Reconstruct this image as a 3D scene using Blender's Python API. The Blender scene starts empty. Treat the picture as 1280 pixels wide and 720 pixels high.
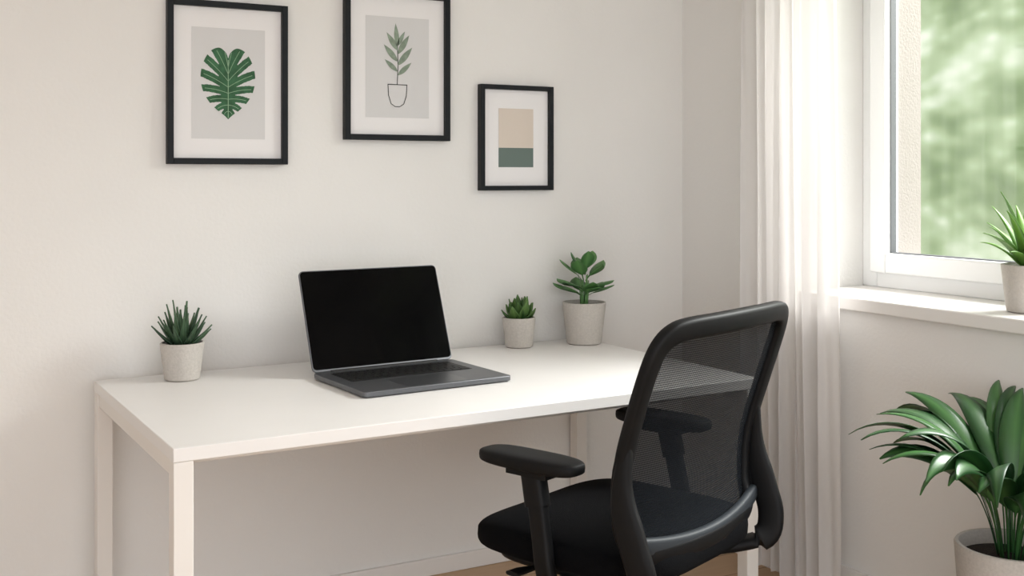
import bpy, bmesh, math, random
from mathutils import Vector, Matrix, noise as mnoise
random.seed(7)
sc = bpy.context.scene
try:
    sc.view_settings.view_transform = 'Standard'
    sc.view_settings.look = 'None'
except Exception: pass

# ------------------------------------------------------------ helpers
def lin(c):
    return tuple(((x/255)/12.92 if x/255 <= .04045 else ((x/255+.055)/1.055)**2.4) for x in c)+(1,)

def mat(name, rgb, rough=.6, metal=0, var=0.0, vscale=8, bump=0, bscale=60, spec=.5, sheen=0, coat=0):
    m = bpy.data.materials.new(name); m.use_nodes = True
    nt = m.node_tree; N = nt.nodes; L = nt.links
    b = N['Principled BSDF']
    b.inputs['Base Color'].default_value = lin(rgb)
    b.inputs['Roughness'].default_value = rough
    b.inputs['Metallic'].default_value = metal
    b.inputs['Specular IOR Level'].default_value = spec
    b.inputs['Coat Weight'].default_value = coat
    tc = N.new('ShaderNodeTexCoord')
    if var > 0:
        n = N.new('ShaderNodeTexNoise'); n.inputs['Scale'].default_value = vscale; n.inputs['Detail'].default_value = 4
        r = N.new('ShaderNodeValToRGB')
        c = lin(rgb)
        r.color_ramp.elements[0].position = .3; r.color_ramp.elements[1].position = .7
        r.color_ramp.elements[0].color = tuple(x*(1-var) for x in c[:3])+(1,)
        r.color_ramp.elements[1].color = tuple(min(1, x*(1+var)) for x in c[:3])+(1,)
        L.new(tc.outputs['Object'], n.inputs['Vector']); L.new(n.outputs['Fac'], r.inputs['Fac'])
        L.new(r.outputs['Color'], b.inputs['Base Color'])
    if bump > 0:
        n2 = N.new('ShaderNodeTexNoise'); n2.inputs['Scale'].default_value = bscale; n2.inputs['Detail'].default_value = 5
        bp = N.new('ShaderNodeBump'); bp.inputs['Strength'].default_value = bump; bp.inputs['Distance'].default_value = .01
        L.new(tc.outputs['Object'], n2.inputs['Vector']); L.new(n2.outputs['Fac'], bp.inputs['Height'])
        L.new(bp.outputs['Normal'], b.inputs['Normal'])
    return m

def leafmat(name, dark, light, rough=.4):
    m = bpy.data.materials.new(name); m.use_nodes = True
    nt = m.node_tree; N = nt.nodes; L = nt.links
    b = N['Principled BSDF']; b.inputs['Roughness'].default_value = rough
    a = N.new('ShaderNodeAttribute'); a.attribute_name = 'tone'
    mx = N.new('ShaderNodeMix'); mx.data_type = 'RGBA'
    mx.inputs['A'].default_value = lin(dark); mx.inputs['B'].default_value = lin(light)
    L.new(a.outputs['Fac'], mx.inputs['Factor'])
    L.new(mx.outputs['Result'], b.inputs['Base Color'])
    tr = N.new('ShaderNodeBsdfTranslucent'); L.new(mx.outputs['Result'], tr.inputs['Color'])
    ms = N.new('ShaderNodeMixShader'); ms.inputs['Fac'].default_value = .25
    L.new(b.outputs[0], ms.inputs[1]); L.new(tr.outputs[0], ms.inputs[2])
    L.new(ms.outputs[0], N['Material Output'].inputs['Surface'])
    return m

def empty(name, loc=(0, 0, 0), rz=0):
    e = bpy.data.objects.new(name, None); sc.collection.objects.link(e)
    e.location = loc; e.rotation_euler = (0, 0, rz); e.empty_display_size = .1
    return e

def finish(bm, name, m, parent=None, smooth=True, bevel=0, bseg=3, subsurf=0, angle=35):
    bmesh.ops.recalc_face_normals(bm, faces=bm.faces)
    me = bpy.data.meshes.new(name); bm.to_mesh(me); bm.free()
    o = bpy.data.objects.new(name, me); sc.collection.objects.link(o)
    if m: me.materials.append(m)
    if smooth:
        for p in me.polygons: p.use_smooth = True
        try: me.set_sharp_from_angle(angle=math.radians(angle))
        except Exception: pass
    if bevel > 0:
        md = o.modifiers.new('bev', 'BEVEL'); md.width = bevel; md.segments = bseg; md.limit_method = 'ANGLE'
        md.harden_normals = False
    if subsurf:
        md = o.modifiers.new('ss', 'SUBSURF'); md.levels = subsurf; md.render_levels = subsurf
    if parent: o.parent = parent
    return o

def addbox(bm, x0, x1, y0, y1, z0, z1, M=None):
    vs = [Vector((x, y, z)) for x in (x0, x1) for y in (y0, y1) for z in (z0, z1)]
    if M: vs = [M @ v for v in vs]
    v = [bm.verts.new(p) for p in vs]
    for f in ((0, 1, 3, 2), (4, 6, 7, 5), (0, 4, 5, 1), (2, 3, 7, 6), (0, 2, 6, 4), (1, 5, 7, 3)):
        bm.faces.new([v[i] for i in f])

def box(name, x0, x1, y0, y1, z0, z1, m, parent=None, bevel=0, M=None):
    bm = bmesh.new(); addbox(bm, x0, x1, y0, y1, z0, z1, M)
    return finish(bm, name, m, parent, smooth=bevel > 0, bevel=bevel)

def boxes(name, lst, m, parent=None, bevel=0):
    bm = bmesh.new()
    for b in lst: addbox(bm, *b)
    return finish(bm, name, m, parent, smooth=bevel > 0, bevel=bevel)

def lathe(name, prof, m, parent=None, seg=48, loc=(0, 0, 0)):
    bm = bmesh.new(); rings = []
    for r, z in prof:
        if r < 1e-5: rings.append([bm.verts.new((loc[0], loc[1], loc[2]+z))])
        else: rings.append([bm.verts.new((loc[0]+r*math.cos(2*math.pi*i/seg), loc[1]+r*math.sin(2*math.pi*i/seg), loc[2]+z)) for i in range(seg)])
    for a, b in zip(rings, rings[1:]):
        for i in range(seg):
            j = (i+1) % seg
            if len(a) == 1 and len(b) == 1: continue
            if len(a) == 1: bm.faces.new((a[0], b[i], b[j]))
            elif len(b) == 1: bm.faces.new((a[i], b[0], a[j]))
            else: bm.faces.new((a[i], b[i], b[j], a[j]))
    return finish(bm, name, m, parent)

def sweep(bm, pts, ws, hs, ref, closed=False, n=16, pw=.6):
    """sweep superellipse profile; ws along (T x N), hs along N (~ref)"""
    P = [Vector(p) for p in pts]; k = len(P); rings = []
    for i in range(k):
        if closed: T = P[(i+1) % k]-P[(i-1) % k]
        else: T = P[min(i+1, k-1)]-P[max(i-1, 0)]
        T.normalize()
        R = Vector(ref(i) if callable(ref) else ref)
        Nn = (R-T*R.dot(T)).normalized(); B = T.cross(Nn)
        w = ws[i] if isinstance(ws, (list, tuple)) else ws
        h = hs[i] if isinstance(hs, (list, tuple)) else hs
        ring = []
        for j in range(n):
            a = 2*math.pi*j/n; c, s = math.cos(a), math.sin(a)
            ring.append(bm.verts.new(P[i]+B*w*math.copysign(abs(c)**pw, c)+Nn*h*math.copysign(abs(s)**pw, s)))
        rings.append(ring)
    m = k if closed else k-1
    for i in range(m):
        a, b = rings[i], rings[(i+1) % k]
        for j in range(n):
            bm.faces.new((a[j], a[(j+1) % n], b[(j+1) % n], b[j]))
    if not closed:
        bm.faces.new(rings[0]); bm.faces.new(rings[-1][::-1])

def catmull(pts, sub=8, closed=False):
    P = [Vector(p) for p in pts]; k = len(P); out = []
    rng = k if closed else k-1
    for i in range(rng):
        if closed: p0, p1, p2, p3 = P[(i-1) % k], P[i], P[(i+1) % k], P[(i+2) % k]
        else: p0, p1, p2, p3 = P[max(i-1, 0)], P[i], P[i+1], P[min(i+2, k-1)]
        for s in range(sub):
            t = s/sub
            out.append(.5*((2*p1)+(p2-p0)*t+(2*p0-5*p1+4*p2-p3)*t*t+(3*p1-p0-3*p2+p3)*t**3))
    if not closed: out.append(P[-1])
    return out

def superell(bm, cx, cy, cz, a, b, c, e1=.4, e2=.35, nu=48, nv=20, fn=None):
    def sp(v, e): return math.copysign(abs(v)**e, v)
    rings = []
    for i in range(nv+1):
        ph = -math.pi/2+math.pi*i/nv; ring = []
        if i in (0, nv):
            p = Vector((cx, cy, cz+c*(-1 if i == 0 else 1))); p = fn(p) if fn else p
            rings.append([bm.verts.new(p)]); continue
        for j in range(nu):
            th = 2*math.pi*j/nu
            p = Vector((cx+a*sp(math.cos(ph), e1)*sp(math.cos(th), e2), cy+b*sp(math.cos(ph), e1)*sp(math.sin(th), e2), cz+c*sp(math.sin(ph), e1)))
            if fn: p = fn(p)
            ring.append(bm.verts.new(p))
        rings.append(ring)
    for A, B in zip(rings, rings[1:]):
        for j in range(nu):
            k = (j+1) % nu
            if len(A) == 1: bm.faces.new((A[0], B[k], B[j]))
            elif len(B) == 1: bm.faces.new((A[j], A[k], B[0]))
            else: bm.faces.new((A[j], A[k], B[k], B[j]))

# ------------------------------------------------------------ materials
M_wall = mat('wall_paint', (235, 233, 230), .9, var=.012, vscale=3, bump=.12, bscale=90, spec=.2)
M_ceil = mat('ceiling_paint', (241, 240, 239), .9, bump=.05)
M_trim = mat('trim_white', (236, 233, 230), .5)
M_pvc = mat('window_pvc', (230, 230, 230), .35)
M_desk = mat('desk_white', (234, 232, 230), .45, var=.01, vscale=5)
M_desk_leg = mat('desk_leg_white', (233, 229, 224), .5)
M_black = mat('black_plastic', (12, 13, 15), .52, bump=.04, bscale=400, spec=.22)
M_black2 = mat('arm_pad_black', (11, 12, 14), .6, bump=.06, bscale=300, spec=.22)
M_grey = mat('grey_plastic', (44, 49, 54), .55, spec=.3)
M_fabric = mat('seat_fabric', (8, 9, 12), .95, var=.2, vscale=200, bump=.4, bscale=500, spec=.1)
M_steel = mat('chair_steel', (150, 150, 152), .3, metal=1)
M_frame = mat('picture_frame_black', (19, 23, 27), .5, var=.1, vscale=40, spec=.25)
M_mat = mat('picture_mat', (238, 236, 236), .9, bump=.03, bscale=300)
M_paper = mat('print_paper', (216, 215, 215), .9, bump=.03, bscale=300)
M_alu = mat('laptop_aluminium', (108, 110, 114), .38, metal=.75)
M_key = mat('key_black', (9, 9, 11), .5)
M_keybed = mat('keyboard_bed', (24, 25, 28), .5)
M_screen = mat('screen_glass', (2, 2, 3), .1, spec=.1)
M_pot = mat('pot_ceramic', (194, 188, 181), .8, var=.07, vscale=150, bump=.15, bscale=200)
M_soil = mat('soil', (42, 31, 25), 1, var=.4, vscale=120, bump=1, bscale=150)
M_stucco = mat('facade_stucco', (136, 129, 123), .95, bump=.3, bscale=120)

def floor_mat():
    m = bpy.data.materials.new('oak_floor'); m.use_nodes = True
    N = m.node_tree.nodes; L = m.node_tree.links; b = N['Principled BSDF']
    tc = N.new('ShaderNodeTexCoord')
    br = N.new('ShaderNodeTexBrick'); br.inputs['Scale'].default_value = 1
    br.inputs['Brick Width'].default_value = 1.3; br.inputs['Row Height'].default_value = .16
    br.inputs['Mortar Size'].default_value = .002
    br.inputs['Color1'].default_value = lin((203, 172, 138)); br.inputs['Color2'].default_value = lin((190, 156, 121))
    br.inputs['Mortar'].default_value = lin((120, 88, 60))
    mp = N.new('ShaderNodeMapping'); mp.inputs['Scale'].default_value = (2, 30, 2)
    n = N.new('ShaderNodeTexNoise'); n.inputs['Scale'].default_value = 2; n.inputs['Detail'].default_value = 8
    L.new(tc.outputs['Object'], br.inputs['Vector']); L.new(tc.outputs['Object'], mp.inputs['Vector'])
    L.new(mp.outputs['Vector'], n.inputs['Vector'])
    mx = N.new('ShaderNodeMix'); mx.data_type = 'RGBA'; mx.blend_type = 'MULTIPLY'; mx.inputs['Factor'].default_value = .4
    r = N.new('ShaderNodeValToRGB'); r.color_ramp.elements[0].color = (.6, .55, .5, 1); r.color_ramp.elements[1].color = (1, 1, 1, 1)
    L.new(n.outputs['Fac'], r.inputs['Fac']); L.new(br.outputs['Color'], mx.inputs['A']); L.new(r.outputs['Color'], mx.inputs['B'])
    L.new(mx.outputs['Result'], b.inputs['Base Color']); b.inputs['Roughness'].default_value = .45
    return m
M_floor = floor_mat()

def mesh_fabric():
    m = bpy.data.materials.new('chair_mesh_weave'); m.use_nodes = True
    N = m.node_tree.nodes; L = m.node_tree.links; b = N['Principled BSDF']
    b.inputs['Base Color'].default_value = lin((12, 16, 21)); b.inputs['Roughness'].default_value = .8
    b.inputs['Specular IOR Level'].default_value = .1
    tc = N.new('ShaderNodeTexCoord'); sp = N.new('ShaderNodeSeparateXYZ'); L.new(tc.outputs['Object'], sp.inputs[0])
    def wv(src, f):
        a = N.new('ShaderNodeMath'); a.operation = 'MULTIPLY'; a.inputs[1].default_value = f; L.new(src, a.inputs[0])
        s = N.new('ShaderNodeMath'); s.operation = 'SINE'; L.new(a.outputs[0], s.inputs[0])
        return s.outputs[0]
    s1 = N.new('ShaderNodeMath'); s1.operation = 'ADD'; L.new(sp.outputs['X'], s1.inputs[0]); L.new(sp.outputs['Z'], s1.inputs[1])
    s2 = N.new('ShaderNodeMath'); s2.operation = 'SUBTRACT'; L.new(sp.outputs['X'], s2.inputs[0]); L.new(sp.outputs['Z'], s2.inputs[1])
    w1 = wv(s1.outputs[0], 620); w2 = wv(s2.outputs[0], 620)
    mu = N.new('ShaderNodeMath'); mu.operation = 'MULTIPLY'; L.new(w1, mu.inputs[0]); L.new(w2, mu.inputs[1])
    mr = N.new('ShaderNodeMapRange'); mr.inputs['From Min'].default_value = -.5; mr.inputs['From Max'].default_value = .5
    mr.inputs['To Min'].default_value = .985; mr.inputs['To Max'].default_value = .82
    L.new(mu.outputs[0], mr.inputs['Value'])
    t = N.new('ShaderNodeBsdfTransparent'); ms = N.new('ShaderNodeMixShader')
    L.new(mr.outputs[0], ms.inputs['Fac']); L.new(t.outputs[0], ms.inputs[1]); L.new(b.outputs[0], ms.inputs[2])
    L.new(ms.outputs[0], N['Material Output'].inputs['Surface'])
    return m
M_mesh = mesh_fabric()

def glass_mat():
    m = bpy.data.materials.new('window_glass'); m.use_nodes = True
    N = m.node_tree.nodes; L = m.node_tree.links; N.remove(N['Principled BSDF'])
    t = N.new('ShaderNodeBsdfTransparent'); t.inputs['Color'].default_value = (.96, .97, .97, 1)
    g = N.new('ShaderNodeBsdfGlossy'); g.inputs['Roughness'].default_value = .02
    ms = N.new('ShaderNodeMixShader'); ms.inputs['Fac'].default_value = .05
    L.new(t.outputs[0], ms.inputs[1]); L.new(g.outputs[0], ms.inputs[2]); L.new(ms.outputs[0], N['Material Output'].inputs['Surface'])
    return m
M_glass = glass_mat()

def curtain_mat():
    m = bpy.data.materials.new('sheer_fabric'); m.use_nodes = True
    N = m.node_tree.nodes; L = m.node_tree.links; N.remove(N['Principled BSDF'])
    d = N.new('ShaderNodeBsdfDiffuse'); d.inputs['Color'].default_value = lin((234, 231, 229))
    tl = N.new('ShaderNodeBsdfTranslucent'); tl.inputs['Color'].default_value = lin((226, 223, 221))
    tp = N.new('ShaderNodeBsdfTransparent')
    n = N.new('ShaderNodeTexNoise'); n.inputs['Scale'].default_value = 300
    bp = N.new('ShaderNodeBump'); bp.inputs['Strength'].default_value = .15; L.new(n.outputs['Fac'], bp.inputs['Height'])
    L.new(bp.outputs['Normal'], d.inputs['Normal'])
    a = N.new('ShaderNodeMixShader'); a.inputs['Fac'].default_value = .26
    c = N.new('ShaderNodeMixShader'); c.inputs['Fac'].default_value = .17
    L.new(d.outputs[0], a.inputs[1]); L.new(tl.outputs[0], a.inputs[2])
    L.new(a.outputs[0], c.inputs[1]); L.new(tp.outputs[0], c.inputs[2]); L.new(c.outputs[0], N['Material Output'].inputs['Surface'])
    return m
M_curtain = curtain_mat()

# ------------------------------------------------------------ room
WY, WX = 3.356, 2.555
box('floor', -2.6, WX+.48, -2.6, WY+.15, -.1, 0, M_floor)
box('ceiling', -2.6, WX+.48, -.6, WY+.15, 2.6, 2.7, M_ceil)
box('wall_back', -2.6, WX+.48, WY, WY+.15, 0, 2.6, M_wall)
box('wall_left_unseen', -2.75, -2.6, -.6, WY+.15, 0, 2.6, M_wall)  # unseen wall, added to cut the fill light from the left
wy0, wy1, wz0, wz1 = 1.1, 2.748, .90, 2.32
boxes('wall_right', [
    (WX, WX+.475, wy1, WY, 0, 2.6), (WX, WX+.475, -2.6, wy0, 0, 2.6),
    (WX, WX+.475, wy0, wy1, 0, wz0), (WX, WX+.475, wy0, wy1, wz1, 2.6)], M_wall)
boxes('wall_facade', [(2.905, 3.03, 2.66, 2.747, .98, wz1), (2.905, 3.03, wy0, wy0+.09, .98, wz1)], M_stucco)
box('baseboard_back', -2.6, WX, WY-.014, WY, 0, .056, M_trim, bevel=.003)
box('baseboard_right', WX-.014, WX, -2.6, WY-.014, 0, .11, M_trim, bevel=.003)

# window
win = empty('window_1')
fx0, fx1 = 2.85, 2.905
def ringbox(y0, y1, z0, z1, w, x0, x1):
    return [(x0, x1, y0, y0+w, z0, z1), (x0, x1, y1-w, y1, z0, z1), (x0, x1, y0+w, y1-w, z0, z0+w), (x0, x1, y0+w, y1-w, z1-w, z1)]
boxes('outer_frame', ringbox(wy0, wy1, .942, wz1, .062, fx0, fx1), M_pvc, win, bevel=.004)
boxes('sash', ringbox(wy0+.05, wy1-.05, .992, wz1-.05, .066, fx0-.022, fx1-.01), M_pvc, win, bevel=.006)
M_seal = mat('seal_grey', (90, 92, 94), .7)
boxes('glazing_seal', ringbox(wy0+.114, wy1-.114, 1.056, wz1-.114, .005, fx0+.004, fx0+.03), M_seal, win)
box('glass_pane', fx0+.014, fx0+.02, wy0+.116, wy1-.116, 1.058, wz1-.116, M_glass, win)
boxes('handle', [(fx0-.03, fx0-.02, wy0+.07, wy0+.1, 1.5, 1.57), (fx0-.06, fx0-.045, wy0+.075, wy0+.095, 1.4, 1.56), (fx0-.05, fx0-.02, wy0+.077, wy0+.093, 1.53, 1.55)], M_steel, win, bevel=.003)
box('window_sill', 2.528, 2.86, wy0-.03, wy1+.0, .902, .942, M_trim, bevel=.005)
box('exterior_sill', 2.9, 3.1, wy0, wy1, .95, .985, M_pvc, bevel=.003)

# curtain
cur = empty('sheer_curtain')
bm = bmesh.new(); nu, nv = 200, 60; g = []
for i in range(nu+1):
    s = i/nu; row = []
    for j in range(nv+1):
        q = j/nv; z = .045+q*2.45
        y = 2.905-(.415+.02*(1-q))*s
        ph = s*2*math.pi*7.5+.5*math.sin(s*9+1)
        amp = .028*(.75+.4*math.sin(s*17+q*1.2))*(1-.3*q)
        x = 2.455+amp*math.sin(ph+.35*math.sin(q*3+s*4))+.005*math.sin(ph*2.3+q*5)
        y += .010*math.cos(ph*1.0+q*2)
        row.append(bm.verts.new((x, y, z)))
    g.append(row)
for i in range(nu):
    for j in range(nv): bm.faces.new((g[i][j], g[i+1][j], g[i+1][j+1], g[i][j+1]))
finish(bm, 'fabric', M_curtain, cur, angle=180)
bm = bmesh.new(); sweep(bm, [(2.455, 3.0, 2.5), (2.455, .7, 2.5)], .012, .012, (0, 0, 1), pw=1)
finish(bm, 'rod', M_steel, cur)
boxes('rod_brackets', [(2.45, WX, 2.97, 2.985, 2.485, 2.5), (2.45, WX, .85, .865, 2.485, 2.5)], M_steel, cur)

# ------------------------------------------------------------ desk
DW, DD = 1.635, .908
desk = empty('desk', (.496, 2.392, 0), math.radians(1.8))
box('tabletop', 0, DW, 0, DD, .71, .74, M_desk, desk, bevel=.002)
L_ = .042
boxes('legs', [(x, x+L_, y, y+L_, 0, .7098) for x in (0.001, DW-L_-.001) for y in (0.001, DD-L_-.001)], M_desk_leg, desk, bevel=.002)
boxes('rails', [(.006, .032, L_, DD-L_, .672, .7097), (DW-.032, DW-.006, L_, DD-L_, .672, .7097),
                (L_, DW-L_, DD-.036, DD-.010, .672, .7097), (L_, DW-L_, .1, .126, .68, .7097)], M_desk_leg, desk, bevel=.002)

# ------------------------------------------------------------ laptop
lap = empty('laptop', (1.249, 2.876, .74), math.radians(4.5))
W, D = .452, .335
def rrect(bm, w, d, r, z0, z1, M=Matrix(), n=6, cx=0, cy=0):
    pts = []
    for (sx, sy, a0) in ((1, 1, 0), (-1, 1, 90), (-1, -1, 180), (1, -1, 270)):
        for i in range(n+1):
            a = math.radians(a0+90*i/n)
            pts.append((cx+sx*(w/2-r)+r*math.cos(a), cy+sy*(d/2-r)+r*math.sin(a)))
    lo = [bm.verts.new(M @ Vector((x, y, z0))) for x, y in pts]; hi = [bm.verts.new(M @ Vector((x, y, z1))) for x, y in pts]
    bm.faces.new(lo[::-1]); bm.faces.new(hi)
    for i in range(len(pts)):
        j = (i+1) % len(pts); bm.faces.new((lo[i], lo[j], hi[j], hi[i]))
bm = bmesh.new(); rrect(bm, W, D, .014, .003, .017); finish(bm, 'base', M_alu, lap, bevel=.002)
bm = bmesh.new(); rrect(bm, W-.03, D-.03, .014, 0, .0032); finish(bm, 'foot_pad', M_key, lap)
bm = bmesh.new(); rrect(bm, W*.84, D*.43, .005, .0168, .0174, cy=.058); finish(bm, 'keyboard_bed', M_keybed, lap)
bm = bmesh.new(); kw = W*.84-.008; kd = D*.43-.008
for r in range(6):
    y1 = .058+kd/2-r*kd/6; y0 = y1-kd/6+.003
    if r == 5: cells = [1, 1, 1, 1.2, 5.2, 1.2, 1, 1, 1]
    else: cells = [1]*13+[1.4] if r % 2 == 0 else [1.4]+[1]*13
    tot = sum(cells); x = -kw/2
    for c in cells:
        w = kw*c/tot; addbox(bm, x+.0015, x+w-.0015, y0, y1, .0172, .0188); x += w
finish(bm, 'keys', M_key, lap, smooth=False)
M_pad = mat('trackpad', (96, 98, 102), .3, metal=.7)
bm = bmesh.new(); rrect(bm, W*.42, D*.36, .006, .0165, .0174, cy=-.096); finish(bm, 'trackpad', M_pad, lap)
tilt = math.radians(21)
R = Matrix.Translation((0, D/2-.004, .014)) @ Matrix.Rotation(math.radians(90)-tilt, 4, 'X')
LH = .298
bm = bmesh.new(); rrect(bm, W, LH, .014, -.007, 0, M=R, cy=LH/2+.004); finish(bm, 'lid', M_alu, lap, bevel=.0015)
bm = bmesh.new(); rrect(bm, W-.006, LH-.010, .011, -.0002, .0010, M=R, cy=LH/2+.006); finish(bm, 'screen', M_screen, lap)
bm = bmesh.new(); sweep(bm, [(-W*.38, D/2-.003, .015), (W*.38, D/2-.003, .015)], .006, .006, (0, 0, 1), pw=1); finish(bm, 'hinge', M_key, lap)

# ------------------------------------------------------------ framed prints
def framed(name, x0, x1, z0, z1, ax0, ax1, az0, az1, fw=.018):
    root = empty(name, ((x0+x1)/2, WY, (z0+z1)/2)); cx, cz = (x0+x1)/2, (z0+z1)/2
    w, h = (x1-x0)/2, (z1-z0)/2; d = -.028
    boxes('frame', [(-w, -w+fw, d, -.001, -h, h), (w-fw, w, d, -.001, -h, h), (-w+fw, w-fw, d, -.001, -h, -h+fw), (-w+fw, w-fw, d, -.001, h-fw, h)], M_frame, root, bevel=.0015)
    box('mat_board', -w+fw, w-fw, -.012, -.002, -h+fw, h-fw, M_mat, root)
    box('print', ax0-cx, ax1-cx, -.0128, -.012, az0-cz, az1-cz, M_paper, root)
    return root, cx, cz
def flat(name, polys, m, root, y):
    bm = bmesh.new()
    for p in polys:
        vs = [bm.verts.new((a, y, b)) for a, b in p]
        bm.faces.new(vs)
    bmesh.ops.triangulate(bm, faces=bm.faces[:], ngon_method='EAR_CLIP')
    o = finish(bm, name, m, root, smooth=False); return o
def strip(pts, w):
    P = [Vector(p) for p in pts]; l, r = [], []
    for i, p in enumerate(P):
        T = (P[min(i+1, len(P)-1)]-P[max(i-1, 0)]).normalized(); n = Vector((-T.y, T.x))
        ww = w if not callable(w) else w(i/(len(P)-1))
        l.append(tuple(p+n*ww)); r.append(tuple(p-n*ww))
    return [[l[i], l[i+1], r[i+1], r[i]] for i in range(len(P)-1)]

# monstera
root, cx, cz = framed('framed_monstera_print', .674, 1.034, 1.347, 1.832, .746, .966, 1.423, 1.754)
M_mon = mat('monstera_ink', (58, 100, 70), .9, var=.3, vscale=45)
M_mon2 = mat('monstera_vein', (150, 182, 150), .9)
S = (.164, .207)
oc = catmull([(0, .36, 0), (.05, .45, 0), (.17, .51, 0), (.33, .45, 0), (.45, .29, 0), (.50, .09, 0), (.46, -.11, 0), (.35, -.27, 0), (.20, -.39, 0), (.08, -.46, 0), (0, -.52, 0)], 40)
n = len(oc)-1
slits = [(.31, .48, .022), (.42, .36, .024), (.53, .32, .025), (.635, .34, .024), (.74, .42, .022), (.84, .56, .018)]
def lp_(s, r):
    f = s*n; i0 = min(n-1, int(f)); o = oc[i0].lerp(oc[i0+1], f-i0)
    st = Vector((0, .31-.80*s**1.05)); e = Vector((o.x, o.y))
    mid = (st+e)/2+Vector((0, .035))
    a = st.lerp(mid, r); b = mid.lerp(e, r)
    return a.lerp(b, r)
polys = []; veins = []; NR = 16; NS = 300
for sg in (1, -1):
    for i in range(NS):
        for k in range(NR):
            s0, s1, r0, r1 = i/NS, (i+1)/NS, k/NR, (k+1)/NR
            sm, rm = (s0+s1)/2, (r0+r1)/2
            if any(rm > ro and abs(sm-ss) < .003+hw_*((rm-ro)/(1-ro))**.8 for ss, ro, hw_ in slits): continue
            q = [lp_(s0, r0), lp_(s1, r0), lp_(s1, r1), lp_(s0, r1)]
            q = [(sg*p.x*S[0], p.y*S[1]) for p in q]
            polys.append([q[0], q[1], q[2]]); polys.append([q[0], q[2], q[3]])
    for s in [.12, .24, .365, .475, .583, .688, .79, .9]:
        pp = [lp_(s, r/8*.90) for r in range(9)]
        veins += strip([(sg*p.x*S[0], p.y*S[1]) for p in pp], .0007)
veins += strip([(0, .34*S[1]), (0, 0), (0, -.5*S[1])], .0011)
bm = bmesh.new()
for q in polys: bm.faces.new([bm.verts.new((a, -.0134, b)) for a, b in q])
bmesh.ops.remove_doubles(bm, verts=bm.verts, dist=1e-6)
finish(bm, 'monstera_leaf', M_mon, root, smooth=False)
flat('leaf_veins', veins, M_mon2, root, -.0138)

# sketch plant
root, cx, cz = framed('framed_plant_print', 1.219, 1.584, 1.427, 1.907, 1.292, 1.512, 1.500, 1.825)
M_sage = mat('sage_ink', (136, 150, 134), .9, var=.2, vscale=60); M_line = mat('ink_line', (50, 52, 50), .9)
px, pz = 1.401-cx, 1.607-cz
lines = strip([(px-.034, pz), (px+.034, pz)], .0013)
lines += strip([(px-.033, pz), (px-.031, pz-.035), (px-.022, pz-.062), (px-.008, pz-.071), (px+.008, pz-.071), (px+.022, pz-.062), (px+.031, pz-.035), (px+.033, pz)], .0013)
lines += strip([(px-.001, pz), (px+.002, pz+.06), (px, pz+.12), (px+.003, pz+.15)], .0013)
flat('pot_line_drawing', lines, M_line, root, -.0134)
lv = []
def flatleaf(bx, bz, ang, ln, wd):
    a = math.radians(ang); T = Vector((math.cos(a), math.sin(a))); Nn = Vector((-T.y, T.x)); l, r = [], []
    for i in range(11):
        t = i/10; w = wd*math.sin(math.pi*t**.85); p = Vector((bx, bz))+T*ln*t
        l.append(tuple(p+Nn*w)); r.append(tuple(p-Nn*w))
    lv.append(l+r[::-1][1:-1])
flatleaf(px, pz+.12, 95, .078, .0085)
for h, s, da in ((.03, .9, 0), (.062, 1.1, 8), (.098, 1.05, 16)):
    flatleaf(px+.001, pz+h+.012, 140-da, .066*s, .0088*s); flatleaf(px+.001, pz+h, 42+da, .072*s, .0092*s)
flatleaf(px, pz+.125, 62, .055, .007)
flat('sprig_leaves', lv, M_sage, root, -.0137)

# abstract
root, cx, cz = framed('framed_abstract_print', 1.697, 1.980, 1.263, 1.621, 1.771, 1.906, 1.342, 1.542, fw=.016)
box('beige_block', 1.771-cx, 1.906-cx, -.0133, -.0128, 1.408-cz, 1.542-cz, mat('beige_ink', (218, 206, 194), .9), root)
box('green_block', 1.771-cx, 1.906-cx, -.0133, -.0128, 1.342-cz, 1.408-cz, mat('green_ink', (106, 121, 115), .9), root)

# ------------------------------------------------------------ plants
def newleafbm():
    bm = bmesh.new(); bm.loops.layers.float_color.new('tone'); return bm
def leaf(bm, base, az, el0, length, width, droop, prof='lance', fold=.35, tone=.4, seg=14, limx=None, pet=0, twist=0, dp=1.4, azd=0):
    lay = bm.loops.layers.float_color['tone']
    p = Vector(base); ds = length/seg; rows = []; az0 = az
    for i in range(seg+1):
        t = i/seg; el = el0-droop*t**dp; az = az0+azd*t*t
        T = Vector((math.cos(az)*math.cos(el), math.sin(az)*math.cos(el), math.sin(el)))
        S0 = Vector((-math.sin(az), math.cos(az), 0)); U = T.cross(S0)*-1
        if twist:
            q = Matrix.Rotation(twist*t, 3, T); S0 = q @ S0; U = q @ U
        tt = 0 if t < pet else (t-pet)/(1-pet)
        if prof == 'lance': w = math.sin(math.pi*min(1, tt**.75))**.85 if tt > 0 else 0
        elif prof == 'strap': w = (1-tt**3)*min(1, .45+tt*2.5)
        elif prof == 'spike': w = (1-tt**1.6)*min(1, .7+tt*1.2)
        elif prof == 'round': w = math.sin(math.pi*min(1, tt**1.25))**.6 if tt > 0 else 0
        w = max(w*width/2, .0018)
        row = []
        for j in (-1, -.5, 0, .5, 1):
            v = p+S0*w*j+U*fold*w*(abs(j)**1.5)
            if limx is not None and v.x > limx: v.x = limx-.002*abs(j)
            row.append(bm.verts.new(v))
        rows.append(row); p = p+T*ds
    tone += random.uniform(-.18, .18)
    tn = [tone-.1, tone, tone+.35, tone, tone-.1]
    for i in range(seg):
        for j in range(4):
            f = bm.faces.new((rows[i][j], rows[i][j+1], rows[i+1][j+1], rows[i+1][j])); f.smooth = True
            ks = (j, j+1, j+1, j)
            for lp, k in zip(f.loops, ks):
                c = max(0, min(1, tn[k]+.15*(i/seg-.5))); lp[lay] = (c, c, c, 1)
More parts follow.
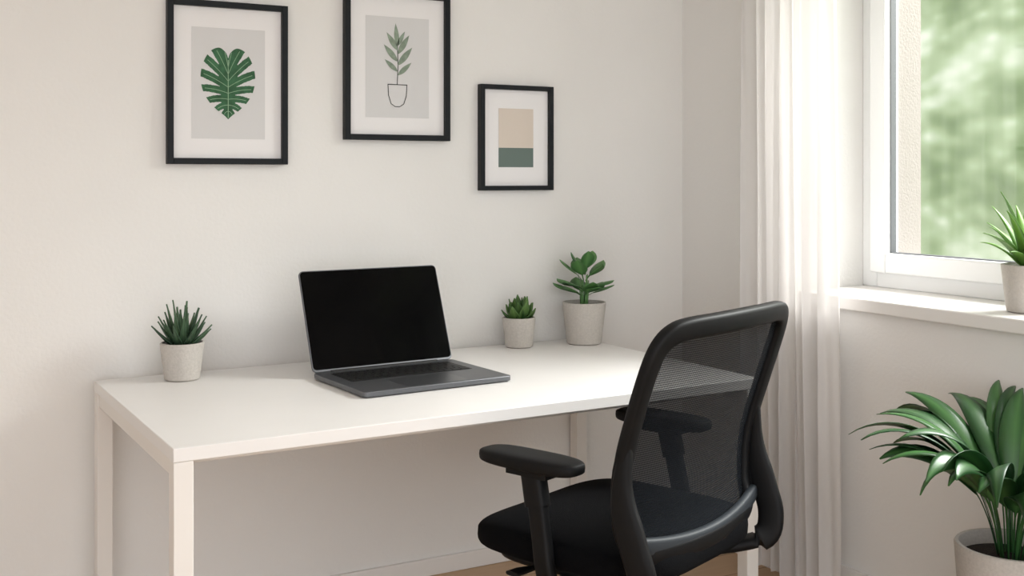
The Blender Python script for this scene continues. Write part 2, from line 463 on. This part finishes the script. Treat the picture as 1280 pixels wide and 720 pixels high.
def endleaf(bm, name, m, parent, thick=.0012):
    me = bpy.data.meshes.new(name); bm.to_mesh(me); bm.free()
    for p in me.polygons: p.use_smooth = True
    o = bpy.data.objects.new(name, me); sc.collection.objects.link(o); me.materials.append(m); o.parent = parent
    md = o.modifiers.new('sol', 'SOLIDIFY'); md.thickness = thick; md.offset = 0
    return o
def pot(root, r, h, taper=.8, wall=.006):
    rb = r*taper
    lathe('pot', [(0, 0), (rb-.006, 0), (rb, .004), (rb+(r-rb)*.5, h*.5), (r, h-.003), (r-.002, h), (r-wall, h), (r-wall-.001, h-.02), (r-wall-.002, h-.022)], M_pot, root)
    lathe('soil', [(0, h-.012), (r*.5, h-.011), (r-wall-.0005, h-.016), (r-wall-.001, h-.025), (0, h-.025)], M_soil, root)

r1 = empty('potted_succulent', (.688, 3.200, .74)); pot(r1, .0605, .105, .8)
bm = newleafbm()
for i in range(32):
    k = i/32; az = i*2.39996; el = math.radians(30+52*k+random.uniform(-5, 5))
    leaf(bm, (math.cos(az)*.014*(1-k), math.sin(az)*.014*(1-k), .094), az, el, (.090+.038*k)*random.uniform(.85, 1.08), .025, math.radians(-14*(1-k)), 'spike', .55, .4, 9)
endleaf(bm, 'leaves', leafmat('succulent_green', (36, 64, 45), (110, 142, 106), .45), r1, .003)
r2 = empty('potted_succulent.001', (1.808, 3.268, .74)); pot(r2, .056, .1, .82)
bm = newleafbm()
for i in range(20):
    k = i/20; az = i*2.39996+.5; el = math.radians(32+52*k+random.uniform(-6, 6))
    leaf(bm, (math.cos(az)*.01*(1-k), math.sin(az)*.01*(1-k), .088), az, el, (.070+.02*k)*random.uniform(.85, 1.1), .038, math.radians(-20*(1-k)), 'lance', .35, .4, 9)
endleaf(bm, 'leaves', leafmat('jade_green', (44, 86, 38), (126, 162, 90), .45), r2, .0025)
r3 = empty('potted_peperomia', (2.043, 3.232, .74)); pot(r3, .0745, .142, .8)
bm = newleafbm()
specs = []
for i in range(6): specs.append((i*2*math.pi/6+.25, .030, 34, .108, .056))
for i in range(5): specs.append((i*2*math.pi/5+.9, .055, 20, .104, .056))
for i in range(5): specs.append((i*2*math.pi/5+.1, .085, 52, .100, .058))
for i in range(3): specs.append((i*2*math.pi/3+.4, .105, 72, .085, .050))
for az, h, el, ln, wd in specs:
    b = (math.cos(az)*.006, math.sin(az)*.006, .13+h)
    leaf(bm, b, az, math.radians(el+random.uniform(-6, 6)), ln*random.uniform(.9, 1.1), wd, math.radians(20), 'round', .25, .42, 12, pet=.25)
    leaf(bm, (math.cos(az)*.012, math.sin(az)*.012, .125), az, math.radians(88), h+.005, .006, .1, 'strap', .2, .7, 5)
endleaf(bm, 'leaves', leafmat('peperomia_green', (38, 92, 47), (122, 172, 104), .35), r3, .0015)
r4 = empty('potted_spider_plant', (2.69, 1.985, .942)); pot(r4, .078, .13, .82)
bm = newleafbm()
for i in range(22):
    k = i/22; az = i*2.39996+1; el = math.radians(50+34*k+random.uniform(-6, 6))
    leaf(bm, (math.cos(az)*.012, math.sin(az)*.012, .115), az, el, (.16+.06*k)*random.uniform(.85, 1.12), .036, math.radians(66-38*k), 'strap', .35, .5, 14, limx=.125, dp=1.3)
endleaf(bm, 'leaves', leafmat('spider_green', (60, 122, 40), (144, 188, 90), .4), r4)
# large floor plant
r5 = empty('potted_peace_lily', (2.31, 1.76, 0))
lathe('pot', [(0, 0), (.088, 0), (.094, .006), (.112, .22), (.127, .432), (.124, .437), (.116, .437), (.114, .40), (.113, .39)], M_pot, r5, seg=64)
lathe('soil', [(0, .412), (.08, .41), (.1145, .402), (.113, .39), (0, .39)], M_soil, r5)
bm = newleafbm()
NLF = 52
random.seed(21)
for i in range(NLF):
    k = ((i*0.6180339) % 1.0); az = i*2.39996+random.uniform(-.3, .3); el = math.radians(74+12*k+random.uniform(-4, 4))
    ln = (.40+.17*k)*random.uniform(.85, 1.06)
    toward = max(0, math.cos(az)); ln *= 1-.20*toward
    el = el+(math.radians(88)-el)*.5*toward
    leaf(bm, (math.cos(az)*.04*(1-.5*k), math.sin(az)*.04*(1-.5*k), .40), az, el, ln, .066*random.uniform(.8, 1.2), math.radians(165-78*k+random.uniform(-22, 15)), 'lance', .16, .27, 22, limx=.228, pet=.36, twist=random.uniform(-.9, .9), dp=1.7, azd=random.uniform(-.5, .5))
endleaf(bm, 'leaves', leafmat('lily_green', (24, 66, 34), (98, 152, 84), .34), r5)

# ------------------------------------------------------------ office chair
ch = empty('office_chair', (1.525, 2.33, 0), math.radians(21.8))
YB = [(.42, -.285), (.48, -.262), (.54, -.246), (.60, -.243), (.645, -.246), (.7, -.257), (.8, -.288), (.9, -.322), (1.0, -.357), (1.1, -.392)]
def yb(z):
    for i in range(len(YB)-1):
        if z <= YB[i+1][0] or i == len(YB)-2:
            p0 = YB[max(i-1, 0)]; p1 = YB[i]; p2 = YB[i+1]; p3 = YB[min(i+2, len(YB)-1)]
            t = (z-p1[0])/(p2[0]-p1[0])
            return .5*(2*p1[1]+(p2[1]-p0[1])*t+(2*p0[1]-5*p1[1]+4*p2[1]-p3[1])*t*t+(3*p1[1]-p0[1]-3*p2[1]+p3[1])*t**3)
def bp(x, z, off=0): return Vector((x, yb(z)-.035*(1-(x/.29)**2)+off, z))
zt, zb = .990, .485
half = [(0, zt), (.10, zt-.001), (.21, zt-.004), (.258, zt-.016), (.283, zt-.048), (.290, zt-.11), (.289, .78), (.286, .70), (.281, .60), (.276, .55), (.262, .510), (.225, zb), (.12, zb-.008), (0, zb-.010)]
full = half+[(-x, z) for x, z in half[::-1][1:-1]]
oc2 = catmull([(x, 0, z) for x, z in full], 5, closed=True)
pts = [bp(p.x, p.z) for p in oc2]
bm = bmesh.new()
ws = [.0235 for p in pts]
sweep(bm, pts, ws, .015, lambda i: (0, 1, .15), closed=True, n=16, pw=.55)
finish(bm, 'backrest_frame', M_black, ch, angle=60)
bm = bmesh.new(); rows = []
NU, NV = 24, 30
def hw(z):
    hs = sorted([(z_, x_) for x_, z_ in half])
    for a, b in zip(hs, hs[1:]):
        if a[0] <= z <= b[0]: return a[1]+(b[1]-a[1])*((z-a[0])/(b[0]-a[0]+1e-9))
    return hs[-1][1]
for j in range(NV+1):
    z = zb-.004+(zt-zb+.002)*j/NV
    w = max(hw(z), .18)
    rows.append([bm.verts.new(bp(w*(2*i/NU-1), z, .002)) for i in range(NU+1)])
for j in range(NV):
    for i in range(NU): bm.faces.new((rows[j][i], rows[j][i+1], rows[j+1][i+1], rows[j+1][i]))
finish(bm, 'backrest_mesh', M_mesh, ch, angle=180)
bm = bmesh.new()
lp = [Vector((x, bp(x, .51).y-.013, .515-.03*(1-(x/.28)**2))) for x in [(-.278+.556*i/28) for i in range(29)]]
sweep(bm, lp, .021, .012, (0, 1, .1), n=16, pw=.6)
finish(bm, 'lower_band', M_grey, ch, angle=60)
bm = bmesh.new()
for sg in (-1, 1):
    p = catmull([(sg*.290, -.268, .74), (sg*.298, -.262, .66), (sg*.300, -.268, .60), (sg*.300, -.290, .53), (sg*.296, -.310, .465), (sg*.280, -.30, .41), (sg*.23, -.23, .385), (sg*.14, -.12, .372), (sg*.04, -.03, .37)], 6)
    k = len(p); ws = [.012+.020*min(1, i/(k*.3)) for i in range(k)]
    sweep(bm, p, ws, .015, lambda i: (1, .2, .0) if i < 32 else (0, 0, 1), n=16, pw=.6)
finish(bm, 'back_uprights', M_black, ch, angle=60)
def seatfn(p):
    x, y, z = p
    if y > .05: z -= .55*(y-.05)**2*(1 if z > .44 else .3)
    z -= .010*(1-min(1, (x/.26)**2))*(1 if z > .46 else 0)*.6
    return Vector((x, y, z))
bm = bmesh.new(); superell(bm, 0, -.035, .452, .275, .275, .052, .5, .42, 64, 24, seatfn)
finish(bm, 'seat', M_fabric, ch, angle=180)
bm = bmesh.new(); superell(bm, 0, -.035, .402, .235, .225, .018, .5, .4, 48, 12)
finish(bm, 'seat_pan', M_black, ch, angle=180)
boxes('mechanism', [(-.09, .09, -.11, .09, .345, .395)], M_black, ch, bevel=.012)
bm = bmesh.new(); sweep(bm, [(-.10, .03, .385), (-.24, .03, .395), (-.28, .03, .400), (-.315, .03, .402)], [.007, .007, .018, .018], [.006, .006, .005, .005], (0, 0, 1)); sweep(bm, [(.08, .0, .372), (.22, .0, .37)], .006, .006, (0, 0, 1))
finish(bm, 'levers', M_black, ch)
for nm, sg in (('armrest_left', -1), ('armrest_right', 1)):
    bm = bmesh.new()
    superell(bm, sg*.283, 0, .660, .049, .141, .018, .45, .62, 48, 16)
    finish(bm, nm+'_pad', M_black2, ch, angle=180)
    bm = bmesh.new()
    sweep(bm, catmull([(sg*.29, -.012, .646), (sg*.292, -.022, .60), (sg*.297, -.042, .50), (sg*.300, -.055, .43), (sg*.285, -.06, .392), (sg*.22, -.06, .375), (sg*.08, -.05, .372)], 6), .024, .015, (1, 0, .3), n=16, pw=.5)
    addbox(bm, sg*.283-.03, sg*.283+.03, -.065, .05, .630, .648)
    sweep(bm, [(sg*.291, -.014, .636), (sg*.294, -.029, .565)], .029, .020, (1, 0, 0), n=16, pw=.5)
    finish(bm, nm+'_post', M_black, ch, angle=50)
lathe('gas_column', [(0, .10), (.027, .10), (.027, .24), (.018, .242), (.018, .35), (0, .35)], M_steel, ch)
bm = bmesh.new()
for i in range(5):
    a = i*2*math.pi/5+.3; c, s = math.cos(a), math.sin(a)
    sweep(bm, [(c*.02, s*.02, .115), (c*.15, s*.15, .105), (c*.30, s*.30, .075)], [.028, .024, .017], [.018, .015, .011], (0, 0, 1))
finish(bm, 'star_base', M_black, ch)
bm = bmesh.new()
for i in range(5):
    a = i*2*math.pi/5+.3; c, s = math.cos(a), math.sin(a)
    cxx, cyy = c*.295, s*.295; tx, ty = -s, c
    sweep(bm, [(cxx, cyy, .075), (cxx, cyy, .045)], .006, .006, (1, 0, 0), pw=1)
    for o in (-.02, .02):
        p0 = Vector((cxx+tx*(o-.009), cyy+ty*(o-.009), .028)); p1 = Vector((cxx+tx*(o+.009), cyy+ty*(o+.009), .028))
        sweep(bm, [p0, p1], .028, .028, (0, 0, 1), n=20, pw=1)
finish(bm, 'casters', M_black, ch)

# ------------------------------------------------------------ outside
def hedge_mat():
    m = bpy.data.materials.new('foliage_soft'); m.use_nodes = True
    N = m.node_tree.nodes; L = m.node_tree.links; b = N['Principled BSDF']; b.inputs['Roughness'].default_value = 1
    b.inputs['Specular IOR Level'].default_value = 0
    tc = N.new('ShaderNodeTexCoord'); mp = N.new('ShaderNodeMapping'); mp.inputs['Scale'].default_value = (.2, .60, 1.15)
    L.new(tc.outputs['Object'], mp.inputs['Vector'])
    n = N.new('ShaderNodeTexNoise'); n.inputs['Scale'].default_value = 1.7; n.inputs['Detail'].default_value = 2.5
    n.inputs['Roughness'].default_value = .55
    v = N.new('ShaderNodeTexVoronoi'); v.feature = 'SMOOTH_F1'; v.inputs['Scale'].default_value = 7.5; v.inputs['Smoothness'].default_value = 1
    r = N.new('ShaderNodeValToRGB'); cr = r.color_ramp
    cr.elements[0].position = .26; cr.elements[0].color = lin((98, 114, 82))
    cr.elements[1].position = .70; cr.elements[1].color = lin((200, 203, 188))  # pale highlights and out-of-focus bright spots painted into the foliage colour
    e = cr.elements.new(.41); e.color = lin((126, 141, 106))
    e = cr.elements.new(.54); e.color = lin((156, 168, 137))
    ma = N.new('ShaderNodeMath'); ma.operation = 'MULTIPLY_ADD'; ma.inputs[1].default_value = -.28
    ad = N.new('ShaderNodeMath'); ad.operation = 'ADD'; ad.inputs[1].default_value = .13
    L.new(mp.outputs['Vector'], n.inputs['Vector']); L.new(mp.outputs['Vector'], v.inputs['Vector'])
    L.new(v.outputs['Distance'], ma.inputs[0]); L.new(n.outputs['Fac'], ma.inputs[2]); L.new(ma.outputs[0], ad.inputs[0])
    L.new(ad.outputs[0], r.inputs['Fac']); L.new(r.outputs['Color'], b.inputs['Base Color'])
    return m
M_hedge = hedge_mat()
bm = bmesh.new(); rows = []
for i in range(91):
    row = []
    for j in range(41):
        y = -4+i*.2; z = -.3+j*.16
        d = mnoise.noise(Vector((y*.5, z*.5, 1)))*.3
        row.append(bm.verts.new((7.2+d+.12*max(0, z-4)**2, y, z)))
    rows.append(row)
for i in range(90):
    for j in range(40): bm.faces.new((rows[i][j], rows[i+1][j], rows[i+1][j+1], rows[i][j+1]))
finish(bm, 'garden_hedge', M_hedge, angle=180)
box('garden_lawn', 3.2, 9.5, -5, 15, -.35, -.3, mat('lawn', (120, 150, 80), 1, var=.3, vscale=3))

# ------------------------------------------------------------ light
w = bpy.data.worlds.new('World'); sc.world = w; w.use_nodes = True
bg = w.node_tree.nodes['Background']; bg.inputs['Color'].default_value = (.965, .98, 1.0, 1); bg.inputs['Strength'].default_value = 2.2
def area(name, loc, tgt, sx, sy, e, col):
    l = bpy.data.lights.new(name, 'AREA'); l.shape = 'RECTANGLE'; l.size = sx; l.size_y = sy; l.energy = e; l.color = col
    o = bpy.data.objects.new(name, l); sc.collection.objects.link(o); o.location = loc
    o.rotation_euler = (Vector(tgt)-Vector(loc)).to_track_quat('-Z', 'Y').to_euler(); return o
area('daylight', (5.0, 1.4, 3.4), (1.4, 2.4, .9), 2.6, 2.0, 610, (1, .985, .965))

# ------------------------------------------------------------ camera
cam = bpy.data.cameras.new('camera'); co = bpy.data.objects.new('camera', cam); sc.collection.objects.link(co)
cam.sensor_width = 36; cam.lens = 36*1395/1280; cam.shift_y = -140/1280; cam.clip_start = .05
co.location = (0, 0, 1.312); co.rotation_euler = (math.radians(90), 0, -math.radians(28.6))
sc.camera = co
